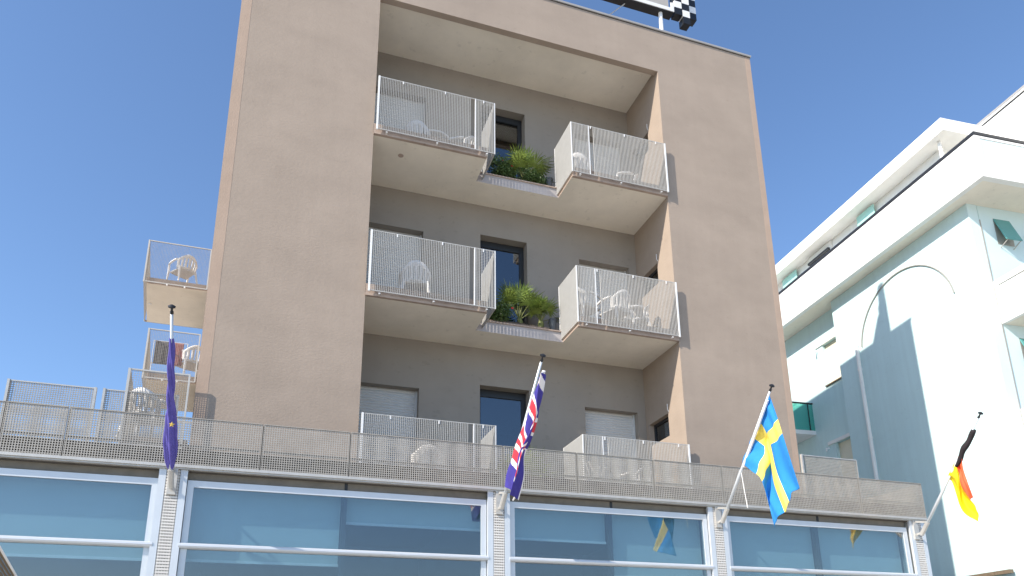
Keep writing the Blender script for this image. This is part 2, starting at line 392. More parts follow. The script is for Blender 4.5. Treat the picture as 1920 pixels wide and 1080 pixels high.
# side return of the grating
f = MB(); f.box(XP1-.02, XP1, YG+.02, 3, GT-.01, GT); f.box(XP1-.02, XP1, YG+.02, 3, GB, GB+.01)
f = f.build('grille_panel', 'grating', hotel); q = MB(); q.bars((XP1-.01,YG+.02,GB+.01), (0,1,0), (0,0,1), (1,0,0), 3-YG, GT-GB-.02, .029, .0105, .012, .029, .0095, .010); q.build('grille_bars', 'grating', f, kind='stuff')
mb = MB()
mb.box(XP0, XP1-.02, YG-.03, YG+.12, GB-.036, GB-.004); mb.box(XP0, XP1-.03, YG-.01, YG+.14, GB-.055, GB-.037)
mb.build('fascia_beam', 'galvanised', hotel)
ZW = -3.555                                   # head of the sashes
cols = [-6.6, -2.335, 1.815, 5.325, 9.25]
bays = [(-6.43, -2.49), (-2.17, 1.65), (1.985, 5.165), (5.49, 9.06)]
def column(x):
    w_ = .16
    f = MB(); f.box(x-w_+.02, x+w_-.02, YG+.06, YG+.3, GZ, GB-.058)
    f = f.build('column', 'galvanised', hotel, origin=(x,YG,GZ))
    q = MB(); q.bars((x-.075,YG+.03,GZ), (1,0,0), (0,0,1), (0,1,0), .15, GB-.06-GZ, .030, .010, .012, .036, .020, .016)
    q.build('cladding_bars', 'cladding', f, origin=(x,YG,GZ), kind='stuff')
    for s in (-1, 1):
        q = MB(); q.box(x+s*.12-.04, x+s*.12+.04, YG+.02, YG+.058, GZ, GB-.057); q.build('cover_strip', 'aluminium', f, origin=(x,YG,GZ))
for x in cols: column(x)
def bay(x0, x1, blinds):
    ya = YG+.07
    f = MB(); fw = .075
    f.box(x0, x1, ya, ya+.05, ZW-.085, ZW)
    f.box(x0, x0+fw, ya, ya+.05, GZ+.1, ZW-.085); f.box(x1-fw, x1, ya, ya+.05, GZ+.1, ZW-.085)
    f = f.build('shopfront_window', 'aluminium', hotel, origin=(x0,ya,GZ))
    q = MB(); q.tube([(x0-.02,ya-.028,-4.365),(x1+.02,ya-.028,-4.365)], .034, 10); q.box(x0+.01, x1-.01, ya-.003, ya+.048, -4.40, -4.345)
    q.build('cross_rail', 'aluminium', f, origin=(x0,ya,GZ), smooth=False)
    for (z0, z1) in ((-4.345, ZW-.085), (GZ+.15, -4.40)):
        q = MB(); q.box(x0+fw, x1-fw, ya+.02, ya+.028, z0, z1); q.build('pane', 'shop_glass', f, origin=(x0,ya,GZ))
    q = MB(); q.box(x0-.01, x1+.01, ya+.045, ya+.06, ZW+.0, GB-.056); q.box((x0+x1)/2-.02, (x0+x1)/2+.02, ya+.038, ya+.0445, ZW, GB-.056, m=1)
    q.build('lintel_panel', ['dark_gap', 'dark_frame'], hotel)
    xm = (x0+x1)/2; yb = ya+.20
    q = MB(); q.box(xm-.03, xm+.03, ya+.10, ya+.17, GZ, ZW); q.build('mullion', 'dark_frame', f, origin=(x0,ya,GZ))
    for (a, b, zb) in ((x0+.02, xm-.04, blinds[0]), (xm+.04, x1-.02, blinds[1])):
        q = MB(); q.box(a, b, yb, yb+.006, zb, ZW+.02); q = q.build('roller_blind', 'blind_cloth', f, origin=(x0,ya,GZ))
        k = MB(); k.box(a-.005, b+.005, yb-.012, yb+.014, zb-.035, zb-.001); k.build('bottom_bar', 'white_metal', q, origin=(x0,ya,GZ))
    # room behind
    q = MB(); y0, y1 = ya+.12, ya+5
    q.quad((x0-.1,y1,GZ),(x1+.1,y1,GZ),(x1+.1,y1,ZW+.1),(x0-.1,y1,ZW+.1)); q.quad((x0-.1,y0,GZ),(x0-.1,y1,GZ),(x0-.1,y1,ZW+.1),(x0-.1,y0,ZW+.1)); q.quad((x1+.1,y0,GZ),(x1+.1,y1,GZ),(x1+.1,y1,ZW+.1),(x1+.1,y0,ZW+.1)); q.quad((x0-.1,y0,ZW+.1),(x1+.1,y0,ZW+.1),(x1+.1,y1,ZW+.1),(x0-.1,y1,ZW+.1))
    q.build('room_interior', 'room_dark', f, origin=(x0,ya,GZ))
bay(*bays[0], (-5.2, -4.50)); bay(*bays[1], (-4.49, -3.93)); bay(*bays[2], (-4.02, -4.50)); bay(*bays[3], (-4.75, -4.75))
mb = MB(); mb.box(XP1-.02, XP1+.0, YG+.3, 9, GZ, S1-.281); mb.build('podium_side_wall', 'loggia_plaster', hotel)

# terrace railing panels either side of the tower
def terrace_panel(x0, x1, y, z0, z1, post='both'):
    f = MB()
    if post in ('both', 'left'): f.box(x0-.03, x0, y-.025, y+.025, z0-.35, z1+.01)
    if post == 'both': f.box(x1, x1+.03, y-.025, y+.025, z0-.35, z1+.01)
    else: f.box(x1, x1+.008, y-.01, y+.01, z0, z1)
    f.box(x0, x1, y-.012, y+.012, z1-.012, z1+.006); f.box(x0, x1, y-.012, y+.012, z0, z0+.014)
    f = f.build('terrace_railing', 'galvanised', hotel, origin=(x0,y,z0))
    q = MB(); q.bars((x0,y,z0+.014), (1,0,0), (0,0,1), (0,1,0), x1-x0, z1-z0-.028, .029, .0085, .010, .029, .0075, .008)
    q.build('grille_bars', 'grating', f, origin=(x0,y,z0), kind='stuff')
terrace_panel(-4.60, -3.60, -.05, -3.02, -2.05); terrace_panel(-3.46, -2.56, -.05, -3.02, -2.05); 
terrace_panel(8.15, 9.40, -.05, -3.0, -2.0, 'left')

# balconies on the left flank
def flank_balcony(xf, x1, yf, depth, ztop, h, lean, th=.16):
    """front-left corner at xf, right end x1, front plane yf; outer edge leans by lean over the depth"""
    zf = ztop-h
    xb = xf+lean
    mb = MB(); i_ = .055
    lo, hi = zf-.02, zf+th-.02
    P = [(xf+i_,yf+i_),(x1,yf+i_),(x1+.0,yf+depth),(xb+i_,yf+depth)]
    mb.quad(*[(*p,lo) for p in P][::-1], m=0); mb.quad(*[(*p,hi) for p in P], m=2)
    for i in range(4): mb.quad((*P[i],lo),(*P[(i+1)%4],lo),(*P[(i+1)%4],hi),(*P[i],hi), m=1)
    s_ = mb.build('flank_balcony', ['soffit_plaster', 'slab_edge', 'floor_tile'], hotel, origin=(x1,yf,zf))
    og = (x1,yf,zf)
    f = MB()
    f.box(xf-.016, xf+.016, yf-.016, yf+.016, zf-.02, ztop+.006); f.box(x1-.07, x1-.045, yf-.014, yf+.014, zf, ztop)
    f.box(xf+.016, x1-.045, yf-.012, yf+.012, ztop-.014, ztop+.006); f.box(xf+.016, x1-.045, yf-.01, yf+.01, zf-.008, zf+.012)
    f.beam((xf,yf+.016,ztop-.004),(xb,yf+depth,ztop-.004), .022, .02); f.beam((xf,yf+.016,zf),(xb,yf+depth,zf), .02, .02)
    f.box(xb-.014, xb+.014, yf+depth-.03, yf+depth, zf-.02, ztop); f.box(xb+.014, x1, yf+depth+.004, yf+depth+.024, ztop-.014, ztop+.006)
    f.box(xb+.014, x1, yf+depth+.004, yf+depth+.024, zf-.02, zf+.03)
    f.build('railing_frame', 'railing_paint', s_, origin=og)
    q = MB(); q.bars((xf+.016,yf,zf+.012), (1,0,0), (0,0,1), (0,1,0), x1-.06-xf, h-.026, .0315, .0035, .005, .0315, .003, .004)
    dv = Vector((xb-xf, depth, 0)); L_ = dv.length; dv.normalize()
    q.bars((xf,yf+.02,zf+.012), dv, (0,0,1), dv.cross(Vector((0,0,1))), L_-.04, h-.026, .024, .005, .018)
    q.build('railing_bars', 'grating', s_, origin=og, kind='stuff')
    q = MB()
    for k in (.35, .62): x = xf+(x1-xf)*k; q.tube([(x,yf-.01,zf-.035),(x,yf-.03,zf-.035)], .02, 6)
    q.beam((xf-.03,yf+depth*.5,zf-.03),(xf+.05,yf+depth*.5,zf-.03), .03, .03)
    q.build('bracket', 'white_metal', s_, origin=og)
    return s_
flank_balcony(-4.405, -2.96, 6.75, 2.25, 4.25, 1.095, -.25)
flank_balcony(-3.85, -2.80, 4.95, 1.9, 1.155, 1.095, -.2)
flank_balcony(-3.19, -2.36, -.12, 2.2, -1.735, 1.1, -.2)

# ------------------------------------------------------------------ white building
TH_W = math.radians(4.4)
U_W = Vector((math.sin(TH_W), math.cos(TH_W), 0)); V_W = Vector((math.cos(TH_W), -math.sin(TH_W), 0)); P_W = Vector((13.84, .02, 0))
white = thing('white_building', P_W+Vector((0,0,GZ)), 'white and pale aqua building with a wide balcony band and an arch groove', 'building')
def W(a, b, z): return P_W+V_W*a+U_W*b+Vector((0,0,z))
class WB(MB):
    def wbox(s, a0, a1, b0, b1, z0, z1, m=0):
        return s.obox(W((a0+a1)/2,(b0+b1)/2,(z0+z1)/2), V_W*((a1-a0)/2), U_W*((b1-b0)/2), (0,0,(z1-z0)/2), m)
SZ = 4.69
mb = WB(); mb.wbox(0, 6, .003, 4.95, GZ, SZ); mb.build('arch_wall', 'white_wall', white)
hl = [(.03, .83, 2.45-GZ, 3.76-GZ), (.03, .83, -.6-GZ, .62-GZ)]
mb = WB(); mb.wall(W(.3,5.12,GZ), U_W, (0,0,1), V_W, 9, SZ-GZ, hl, .22)
mb.quad(W(.3,4.9,GZ),W(.3,5.12,GZ),W(.3,5.12,SZ),W(.3,4.9,SZ)); mb.build('rear_wall', 'white_wall', white)
for (a, b, z0, z1) in hl:
    q = WB(); q.wbox(.40, .44, 5.12+a, 5.12+b, z0+GZ, z1+GZ-.02); f = q.build('window', 'cream_shutter', white)
    q = WB(); q.wbox(.26, .42, 5.12+a-.09, 5.12+a-.001, z0+GZ, z1+GZ+.1); q.wbox(.26, .42, 5.12+a, 5.12+b+.3, z1+GZ+.001, z1+GZ+.1); q.build('frame', 'white_trim', f)
    q = WB(); q.wbox(.25, .40, 5.12+a-.02, 5.12+b+.05, z0+GZ-.04, z0+GZ-.003); q.build('sill', 'brown_wood', f)
    q = WB(); q.tube([W(.26,5.12+b+.25,z1+GZ-.1), W(.16,5.12+b+.25,z1+GZ-.12), W(.15,5.12+b+.25,z1+GZ-.2)], .025, 6); q.build('wall_lamp', 'white_trim', white)
# front face right of the corner: aqua pilaster then a shallow recess
mb = WB(); mb.wbox(.001, .28, -.02, .002, GZ, SZ); mb.build('pilaster', 'aqua_wall', white)
mb = WB(); mb.wbox(.31, 6, -.010, .0025, GZ, SZ); mb.build('front_wall', 'aqua_wall', white)
mb = WB(); mb.wbox(.282, .308, -.03, -.0, GZ, SZ-.4); mb.build('groove_strip', 'coping_metal', white)  # grey strip along the groove between pilaster and front wall
# arch groove: its shadow put into the grey of a raised band
mb = WB(); pts = []
for i in range(29):
    t = math.radians(8+i*165/28); pts.append((2.35+1.62*math.cos(t), 2.55+1.62*math.sin(t)))
for i in range(28):
    (b0, z0), (b1, z1) = pts[i], pts[i+1]; mb.beam(W(-.016,b0,z0), W(-.016,b1,z1), .022, .045, up=V_W)
mb.build('arch_groove_shade', 'groove_shade', white)
mb = WB(); mb.tube([W(-.05,4.12,2.9), W(-.05,4.12,GZ)], .055, 10)
for z in (2.2, .2, -1.8, -3.8): mb.tube([W(-.05,4.12,z), W(-.05,4.12,z-.06)], .066, 10)
mb.build('downpipe', 'white_trim', white, smooth=False)
# overhanging top balcony band
A0, B0 = -.46, -.95
mb = WB(); mb.wbox(A0, 7, B0, 16, SZ, SZ+.18); mb.build('overhang_slab', 'soffit_plaster', white)
mb = WB(); mb.wbox(A0-.004, A0+.14, B0-.004, 16, SZ-.003, 5.70); mb.wbox(A0+.14, 7, B0-.004, B0+.14, SZ-.003, 4.97)
mb.wbox(A0-.004, A0+.14, B0-.004, 16, 5.715, 5.78); mb.wbox(A0+.14, 7, B0-.004, B0+.14, 5.715, 5.78); mb.wbox(A0+.02, A0+.12, B0+.02, 16, 5.70, 5.715, m=1); mb.wbox(A0+.14, 7, B0+.02, B0+.12, 5.70, 5.715, m=1)
mb.wbox(A0+.14, 7, B0+.004, B0+.134, 4.97, 5.70, m=2)
mb.build('balcony_band', ['white_trim', 'dark_frame', 'aqua_wall'], white)
mb = WB(); mb.wbox(A0-.01, A0+.08, B0-.01, 16, 5.80, 5.875); mb.wbox(A0+.08, 7, B0-.01, B0+.08, 5.80, 5.875)
for i in range(14): mb.wbox(A0+.035, A0+.065, B0+.3+i*1.2, B0+.33+i*1.2, 5.78, 5.80)
mb.build('band_rail', 'dark_frame', white)
# set-back top storey with its eaves
ea, eb = .54, .65
mb = WB(); mb.wbox(ea, 5, eb, 16, 7.43, 7.80); mb.build('roof_eaves', 'white_trim', white)
mb = WB(); mb.wbox(1.04, 5, 1.30, 16, SZ+.18, 7.43); mb.build('top_storey_wall', 'white_trim', white)
mb = WB(); mb.tube([W(.80,1.05,5.6), W(.80,1.05,7.43)], .045, 10); mb.build('slim_post', 'white_trim', white)
for (b0, b1) in ((3.70, 4.42), (7.5, 8.3)):
    f = WB(); f.obox(W(.93,(b0+b1)/2,6.75), V_W*.015+Vector((0,0,0)), U_W*((b1-b0)/2), (0,0,.62)); f.build('green_shutter', 'green_glass_solid' if 'green_glass_solid' in M else 'green_glass', white)
f = WB(); f.wbox(.98, 1.038, 5.75, 6.85, 6.4, 7.42, m=0); f.wbox(.90, .98, 5.8, 6.85, 7.12, 7.2, m=1); f.build('awning_box', ['white_trim', 'dark_frame'], white)
# taller block behind on the right
mb = WB(); mb.wbox(2.0, 8, -4, 1.0, SZ+.18, 7.9); mb.wbox(1.97, 8.03, -4.03, 1.03, 7.94, 8.0)
mb.wbox(1.995, 8.005, -4, 1.005, 7.9, 7.94, m=1); mb.wbox(1.96, 8.04, -4.04, 1.04, 8.0, 8.06, m=2)
mb.build('upper_block', ['white_trim', 'dark_frame', 'coping_metal'], white)
# projecting balconies of the front face
for zb in (1.60, -1.50):
    f = WB(); f.wbox(.32, 5, -1.5, -.012, zb, zb+.16, m=1); f.wbox(.30, .40, -1.5, -.012, zb-.003, zb+.42)
    f.wbox(.30, .40, -1.5, -.012, zb+.93, zb+1.06); f.wbox(.305, .395, -.10, -.013, zb+.42, zb+.93); f.wbox(.33, .37, -1.5, -.10, zb+.44, zb+.92)
    f.wbox(.40, 5, -1.5, -1.4, zb-.003, zb+1.06)
    f = f.build('front_balcony', ['white_trim', 'soffit_plaster'], white)
    q = WB(); q.wbox(.335, .36, -1.5, -.02, zb+.425, zb+.44); q.build('dark_rail', 'dark_frame', f)  # thin dark bar below the inset side panel
for zb in (1.60, -1.50):
    # green top-hung window held open
    c = W(.95, -.012, zb+2.45); f = WB()
    out = -U_W*.22
    hw, hh = V_W*.23, .33
    top, bot = c+Vector((0,0,hh)), c+Vector((0,0,-hh))+out
    f.obox((top+bot)/2, hw, (top-bot)/2, (top-bot).cross(hw).normalized()*.012)
    f = f.build('awning_window', 'teal_panel' if 'teal_panel' in M else 'green_glass', white)
    q = WB()
    for s in (-.8, .8): q.beam(bot+hw*s, bot+hw*s-out+Vector((0,0,-.1)), .015, .015)
    q.obox(c+Vector((0,0,-.0))+U_W*.004, hw*1.05, (0,0,hh*1.05), U_W*.005)
    q.build('stay', 'coping_metal', f)
    q = WB(); q.wbox(1.55, 1.65, -.09, -.012, zb+2.1, zb+2.4); q.build('wall_lamp', 'coping_metal', white)
# glass balcony glimpsed past the tower
f = WB(); f.wbox(-.75, .299, 6.75, 9, 1.12, 1.25); f = f.build('glass_balcony', 'white_trim', white)
q = WB(); q.wbox(-.72, .29, 6.76, 6.775, 1.25, 2.12); q.wbox(-.735, -.72, 6.78, 9, 1.25, 2.12); q.build('pane', 'green_glass', f)
q = WB(); q.wbox(-.75, .298, 6.74, 6.79, 2.12, 2.16); q.wbox(-.75, -.70, 6.79, 9, 2.12, 2.16); q.wbox(.1, .13, 6.74, 6.759, 1.25, 2.12); q.build('rail', 'dark_frame', f)
# folded awning low on the arch wall
f = WB(); f.wbox(-.16, -.06, .6, 2.6, -3.92, -3.84); f.wbox(-.06, -.001, .9, 1.0, -3.9, -3.84); f.wbox(-.06, -.001, 2.2, 2.3, -3.9, -3.84)
f.build('awning_bar', 'brown_wood', white)

# ------------------------------------------------------------------ roof sign
sign = thing('roof_sign', (5.8, .3, ZT+.05), 'roof sign with white and black frame and checkered blocks above the parapet', 'sign')
mb = MB(); mb.tube([(6.12,.3,ZT+.05),(6.12,.3,8.12)], .045, 12); mb.tube([(6.12,.3,ZT+.05),(6.12,.3,ZT+.3)], .055, 12); mb.build('post', 'white_metal', sign, smooth=False)
mb = MB(); mb.tube([(2.8,.3,ZT+.05),(2.8,.3,8.12)], .045, 12); mb.build('post', 'white_metal', sign)
mb = MB(); mb.box(2.6, 6.40, .20, .40, 8.08, 8.16, m=1); mb.box(2.6, 6.405, .185, .20, 8.10, 8.19, m=0); mb.box(6.33, 6.405, .185, .2, 8.19, 8.34, m=0)
mb.box(2.6, 6.40, .2, .4, 9.1, 9.18, m=1); mb.build('frame', ['white_metal', 'black_paint'], sign)
mb = MB(); mb.box(5.35, 6.32, .26, .32, 8.2, 9.1); mb.build('panel', 'sign_panel', sign)
c = .185
for ci, (bx, zb, zt, yo) in enumerate(((6.425, 8.06, 9.2, 0), (6.62, 7.86, 9.6, 0), (6.86, 8.16, 9.2, .1))):
    k = 0; z = zb
    while z < zt:
        q = MB(); q.box(bx, bx+c-.008, .18+yo, .36+yo, z, z+c-.006); q.build('checker_block', 'black_paint' if k % 2 == 0 else 'white_metal', sign); z += c; k += 1
mb = MB(); mb.tube([(4.2,.5,7.75),(4.5,.45,7.62),(4.9,.4,7.72),(5.25,.3,8.05)], .012, 6); mb.build('cable', 'coping_metal', sign)

# ------------------------------------------------------------------ flags
TIP_Y, TIP_Z, B_Y, B_Z = -2.95, -2.15, -1.47, -3.66
def flagpole(x, xt, label):
    t = thing('flag', (x,B_Y,B_Z), label, 'flag', 'flags on leaning poles')
    a, b = Vector((x,B_Y,B_Z)), Vector((xt,TIP_Y,TIP_Z))
    mb = MB(); mb.tube([a, a.lerp(b,.4), a.lerp(b,.41), b], [.024,.024,.018,.016], 10); mb.build('pole', 'aluminium', t, smooth=True)
    d = (b-a).normalized()
    mb = MB(); mb.tube([b, b+d*.03, b+d*.031, b+d*.075, b+d*.08], [.019,.018,.012,.012,.012], 8); mb.tube([b+d*.07, b+d*.085, b+d*.1], [.036,.04,.015], 10); mb.build('finial', 'black_paint', t)
    mb = MB(); mb.box(x-.05, x+.05, YG-.005, YG+.022, B_Z-.1, B_Z+.25); mb.tube([a-d*.05, a+d*.2], .036, 10); mb.beam((x,YG-.005,B_Z+.2), a+d*.2, .02, .03); mb.beam((x,YG-.004,B_Z-.02), a, .03, .03)
    mb.build('bracket', 'galvanised', t)
    return t, a, b
def sheet(name, ctrl, colf, mats, parent, nu=40, nv=28, wave=None, th=.004):
    """ctrl[row][col] of points; Catmull-Rom surface; colf(u, v) gives a material index"""
    def cr(p, t):
        n = len(p)-1; x = min(t*n, n-1e-6); i = int(x); f = x-i
        p1, p2 = p[i], p[i+1]; p0 = p[i-1] if i > 0 else p1*2-p2; p3 = p[i+2] if i+2 <= n else p2*2-p1
        return .5*((2*p1)+(p2-p0)*f+(2*p0-5*p1+4*p2-p3)*f*f+(3*p1-p0-3*p2+p3)*f**3)
    mb = MB()
    for j in range(nv+1):
        for i in range(nu+1):
            u, v = i/nu, j/nv
            p = cr([cr(r, u) for r in ctrl], v)
            if wave: p = p+wave(u, v)
            mb.v.append(tuple(p))
    for j in range(nv):
        for i in range(nu):
            a = j*(nu+1)+i; mb.f.append((a, a+1, a+nu+2, a+nu+1)); mb.m.append(colf((i+.5)/nu, (j+.5)/nv))
    o = mb.build(name, mats, parent, smooth=True); solid(o, th); return o
# blue flag with yellow star, twisted round its pole
t, a, b = flagpole(-2.335, -2.36, 'blue flag with yellow star, twisted tightly round its pole')
prof = [(.0,.018),(.05,.026),(.15,.030),(.3,.034),(.42,.037),(.52,.048),(.62,.056),(.72,.062),(.82,.055),(.9,.036),(.955,.008)]
mb = MB(); n = 56; rings = 150; P0, P1 = b.lerp(a,.13), b.lerp(a,.93)
ax = (P1-P0).normalized(); e1 = Vector((1,0,0)); e1 = (e1-ax*e1.dot(ax)).normalized(); e2 = ax.cross(e1)
def rad(s):
    for (s0, r0), (s1, r1) in zip(prof[:-1], prof[1:]):
        if s <= s1: return r0+(r1-r0)*(s-s0)/(s1-s0)
    return prof[-1][1]
for i in range(rings+1):
    s = i/rings*.955; tw = 16*s if s < .5 else 8+2.2*(s-.5); r = rad(s)
    sag = Vector((0,0,-.05))*math.sin(min(1, s*1.1)*math.pi)
    for k in range(n):
        an = 2*math.pi*k/n
        q = r*(1+.30*math.sin(3*an+tw*1.9)+.14*math.sin(7*an+tw*2.6)+.06*math.sin(11*an+40*s))
        q2 = q*(.62 if s > .55 else 1-.38*max(0, (s-.35)/.2) if s > .35 else 1)
        mb.v.append(tuple(P0.lerp(P1, s/.955)+sag+e1*math.cos(an)*q+e2*math.sin(an)*q2))
for i in range(rings):
    for k in range(n): mb.f.append((i*n+k, i*n+(k+1)%n, (i+1)*n+(k+1)%n, (i+1)*n+k)); mb.m.append(0)
fl = mb.build('cloth', 'flag_blue_eu', t, smooth=True)
c0 = at(322, 796, 1, -2.50); c0 = c0+(EYE-c0).normalized()*.02
vn = (EYE-c0).normalized(); sx = vn.cross(Vector((0,0,1))).normalized(); sy = sx.cross(vn)
mb = MB(); pts = [c0+(sx*math.cos(math.pi/2+k*math.pi/5)+sy*math.sin(math.pi/2+k*math.pi/5))*(.034 if k % 2 == 0 else .014) for k in range(10)]
for k in range(10): mb.quad(c0+vn*.006, pts[k], pts[(k+1)%10])
mb.build('star', 'flag_star', fl)
# red white and blue flag, gathered along its pole
t, a, b = flagpole(1.815, 1.86, 'red, white and blue flag hanging gathered along its pole')
xs = 1.83
left = [(1017,694),(1006,725),(992,765),(980,800),(966,842),(954,882),(951,912)]
mid = [(1020,700),(1009,740),(1000,775),(988,815),(975,848),(966,892),(960,925)]
right = [(1016,708),(1014,752),(1006,792),(994,828),(981,858),(978,895),(968,938)]
mk = lambda pts, dx: [at(x, y, 0, xs+dx) for x, y in pts]
seq = [(0,.075,2),(.075,.24,0),(.24,.275,2),(.275,.36,1),(.36,.39,2),(.39,.52,0),(.52,.55,2),(.55,.615,1),(.615,.65,2),(.65,.69,1),(.69,.73,2),(.73,.80,1),(.80,.84,2),(.84,1.1,0)]
def ukcol(u, v):
    s = u+.16*(.5-v)+.03*math.sin(7*v)
    if v > .62 and u > .6: return 0 if v < .93 else 2
    if v < .18 and u < .45: return 2
    for s0, s1, c in seq:
        if s0 <= s < s1: return c
    return 0
sheet('cloth', [mk(left, -.01), mk(mid, -.10), mk(right, .03)], ukcol, ['flag_blue_uk','flag_red','flag_white'], t, 240, 70, lambda u, v: Vector((.028*math.sin(11*v+4*u)+.012*math.sin(23*v-9*u),0,0)))
mb = MB(); r0 = b.lerp(a,.97); mb.tube([at(966,900,0,1.84), at(967,930,0,1.84), at(962,938,0,1.84)], [.012,.016,.01], 6); mb.build('cord', 'rope_white', t)
# blue flag with yellow cross
t, a, b = flagpole(5.325, 5.24, 'blue flag with yellow cross hanging open above the glazing')
xs = 5.28
g3 = [[(1442,739),(1452,772),(1462,805),(1480,862),(1497,915)],
      [(1434,762),(1443,790),(1452,822),(1466,880),(1489,925)],
      [(1417,804),(1432,818),(1441,835),(1452,893),(1472,952)],
      [(1403,838),(1421,850),(1439,868),(1444,925),(1462,970)],
      [(1391,869),(1410,884),(1428,898),(1442,940),(1452,990)]]
dx = [[0,-.03,-.10,-.06,.05],[0,.02,-.02,.06,.12],[0,.10,.16,.04,-.08],[0,.04,.06,.10,.0],[0,-.02,-.06,.04,.1]]
ctrl = [[at(x, y, 0, xs+d) for (x, y), d in zip(r, q)] for r, q in zip(g3, dx)]
secol = lambda u, v: 1 if (.33 < u < .53 or .40 < v < .60) else 0
secol = lambda u, v: 1 if (.36 < u < .54 or .40 < v < .61) else 0
sheet('cloth', ctrl, secol, ['flag_blue_se','flag_yellow_se'], t, 130, 110, lambda u, v: Vector((.035*u*math.sin(11*v+2*u)+.012*math.sin(26*v+5*u),0,0)))
mb = MB(); mb.tube([b.lerp(a,.06)+Vector((0,-.012,-.015)), b.lerp(a,.56)+Vector((0,-.012,-.02))], .02, 8); mb.build('hoist_sleeve', 'flag_white', t)
mb = MB(); h = b.lerp(a,.60); mb.tube([h, h+Vector((.02,.0,-.25)), h+Vector((.05,.0,-.55))], .006, 5); mb.build('cord', 'rope_white', t)
# black red and gold flag
t, a, b = flagpole(9.20, 9.06, 'black, red and gold flag hanging beside the white building')
mb = MB(); P0, P1 = b.lerp(a,.09), b.lerp(a,.40); pts = []; rs = []
for i in range(15):
    s = i/14; pts.append(P0.lerp(P1, s)+Vector((.012*math.sin(9*s),-.01,-.02+.008*math.sin(14*s)))); rs.append(.015+.030*math.sin(math.pi*min(1, .25+s*.62))*(1+.15*math.sin(17*s)))
mb.tube(pts, rs, 9); mb.build('rolled_cloth', 'flag_black', t, smooth=True)
xs = 9.12
g4 = [[(1803,848),(1804,876),(1812,904),(1822,932)],
      [(1794,862),(1801,882),(1806,905),(1823,936)],
      [(1784,880),(1794,896),(1806,935),(1829,955)],
      [(1776,897),(1787,906),(1807,957),(1839,979)]]
dx = [[0,-.06,-.12,-.05],[0,.05,-.08,.02],[0,-.06,.10,-.02],[0,.06,-.05,.06]]
ctrl = [[at(x, y, 0, xs+d) for (x, y), d in zip(r, q)] for r, q in zip(g4, dx)]
sheet('cloth', ctrl, lambda u, v: 0 if v < .46-.05*u else 1, ['flag_red_de','flag_gold'], t, 80, 80, lambda u, v: Vector((.03*u*math.sin(10*v+u)+.012*math.sin(21*v+3*u),0,0)))

# ------------------------------------------------------------------ plastic chairs
def make_chair():
    c = thing('plastic_chair', (0,0,0), '', 'chair')
    mb = MB(); n = 22; rows = 8
    def bp(k, j):
        an = math.radians(-72+144*k/n); top = .80-.20*abs(math.sin(an))**2.2; z = .42+(top-.42)*j/rows
        r = .245+.03*j/rows
        return (r*math.sin(an), -.02+.20*1.0*math.cos(an)+.05*(j/rows)+.03, z)
    for j in range(rows+1):
        for k in range(n+1): mb.v.append(bp(k, j))
    for j in range(rows):
        for k in range(n):
            if 1 <= j <= 5 and 3 <= k <= 18 and k % 3 == 0: continue
            q = j*(n+1)+k; mb.f.append((q, q+1, q+n+2, q+n+1)); mb.m.append(0)
    solid(mb.build('backrest', 'white_plastic', c, smooth=True), .012)
    mb = MB(); N_ = 8
    for j in range(N_+1):
        for k in range(N_+1):
            x = -.22+.44*k/N_; y = -.24+.44*j/N_; mb.v.append((x*(1-.12*j/N_), y, .43-.02*math.cos(x*5)+.015*(j < 1)*-1))
    for j in range(N_):
        for k in range(N_): q = j*(N_+1)+k; mb.f.append((q, q+1, q+N_+2, q+N_+1)); mb.m.append(0)
    solid(mb.build('seat', 'white_plastic', c, smooth=True), .018)
    for s in (-1, 1):
        mb = MB(); mb.tube([(s*.235,.10,.66),(s*.262,0,.655),(s*.268,-.14,.64),(s*.262,-.23,.62),(s*.255,-.26,.57)], [.022,.026,.027,.025,.02], 8); mb.build('armrest', 'white_plastic', c, smooth=True)
        mb = MB(); mb.tube([(s*.255,-.25,.58),(s*.25,-.25,.42),(s*.27,-.28,0)], [.024,.026,.018], 6); mb.build('leg', 'white_plastic', c)
        mb = MB(); mb.tube([(s*.20,.17,.45),(s*.25,.27,0)], [.03,.018], 6); mb.build('leg', 'white_plastic', c)
    return c
proto = make_chair(); first = [True]
def chair(x, y, z, rz, label, sc=1):
    c = proto if first[0] else copy_tree(proto); first[0] = False
    c.location = (x, y, z); c.rotation_euler = (0,0,math.radians(rz)); c.scale = (sc,)*3; c['label'] = label; c['group'] = 'white plastic balcony chairs'
F3, F2, F1 = S3+TH, S2+TH, S1
chair(.90, .86, F3, 170, 'white plastic chair behind the top left balcony railing, nearer the tower pier')
chair(1.80, .88, F3, -120, 'white plastic chair at the inner end of the top left balcony')
chair(4.18, .75, F3, 150, 'white plastic chair behind the top right balcony railing, nearer the palm')
chair(5.30, .85, F3, -100, 'white plastic chair at the outer end of the top right balcony')
chair(.92, .62, F2, 172, 'white plastic chair on the middle left balcony')
chair(4.05, .50, F2, 110, 'white plastic chair at the inner end of the middle right balcony')
chair(4.72, .45, F2, -160, 'white plastic chair standing in the middle of the middle right balcony')
chair(5.28, .70, F2, -110, 'white plastic chair at the outer end of the middle right balcony')
chair(1.15, .40, F1, 175, 'white plastic chair behind the lowest left balcony railing')
chair(4.15, .45, F1, 120, 'white plastic chair at the inner end of the lowest right balcony')
chair(4.95, .50, F1, -150, 'white plastic chair at the outer end of the lowest right balcony')
chair(-3.62, 7.12, 3.295, -145, 'white plastic chair on the highest balcony of the left flank')
chair(-3.02, 5.42, .20, -150, 'white plastic chair beside the towels on the middle left flank balcony')
chair(-2.98, .42, -2.69, 160, 'white plastic chair on the lowest left flank balcony above the grating')
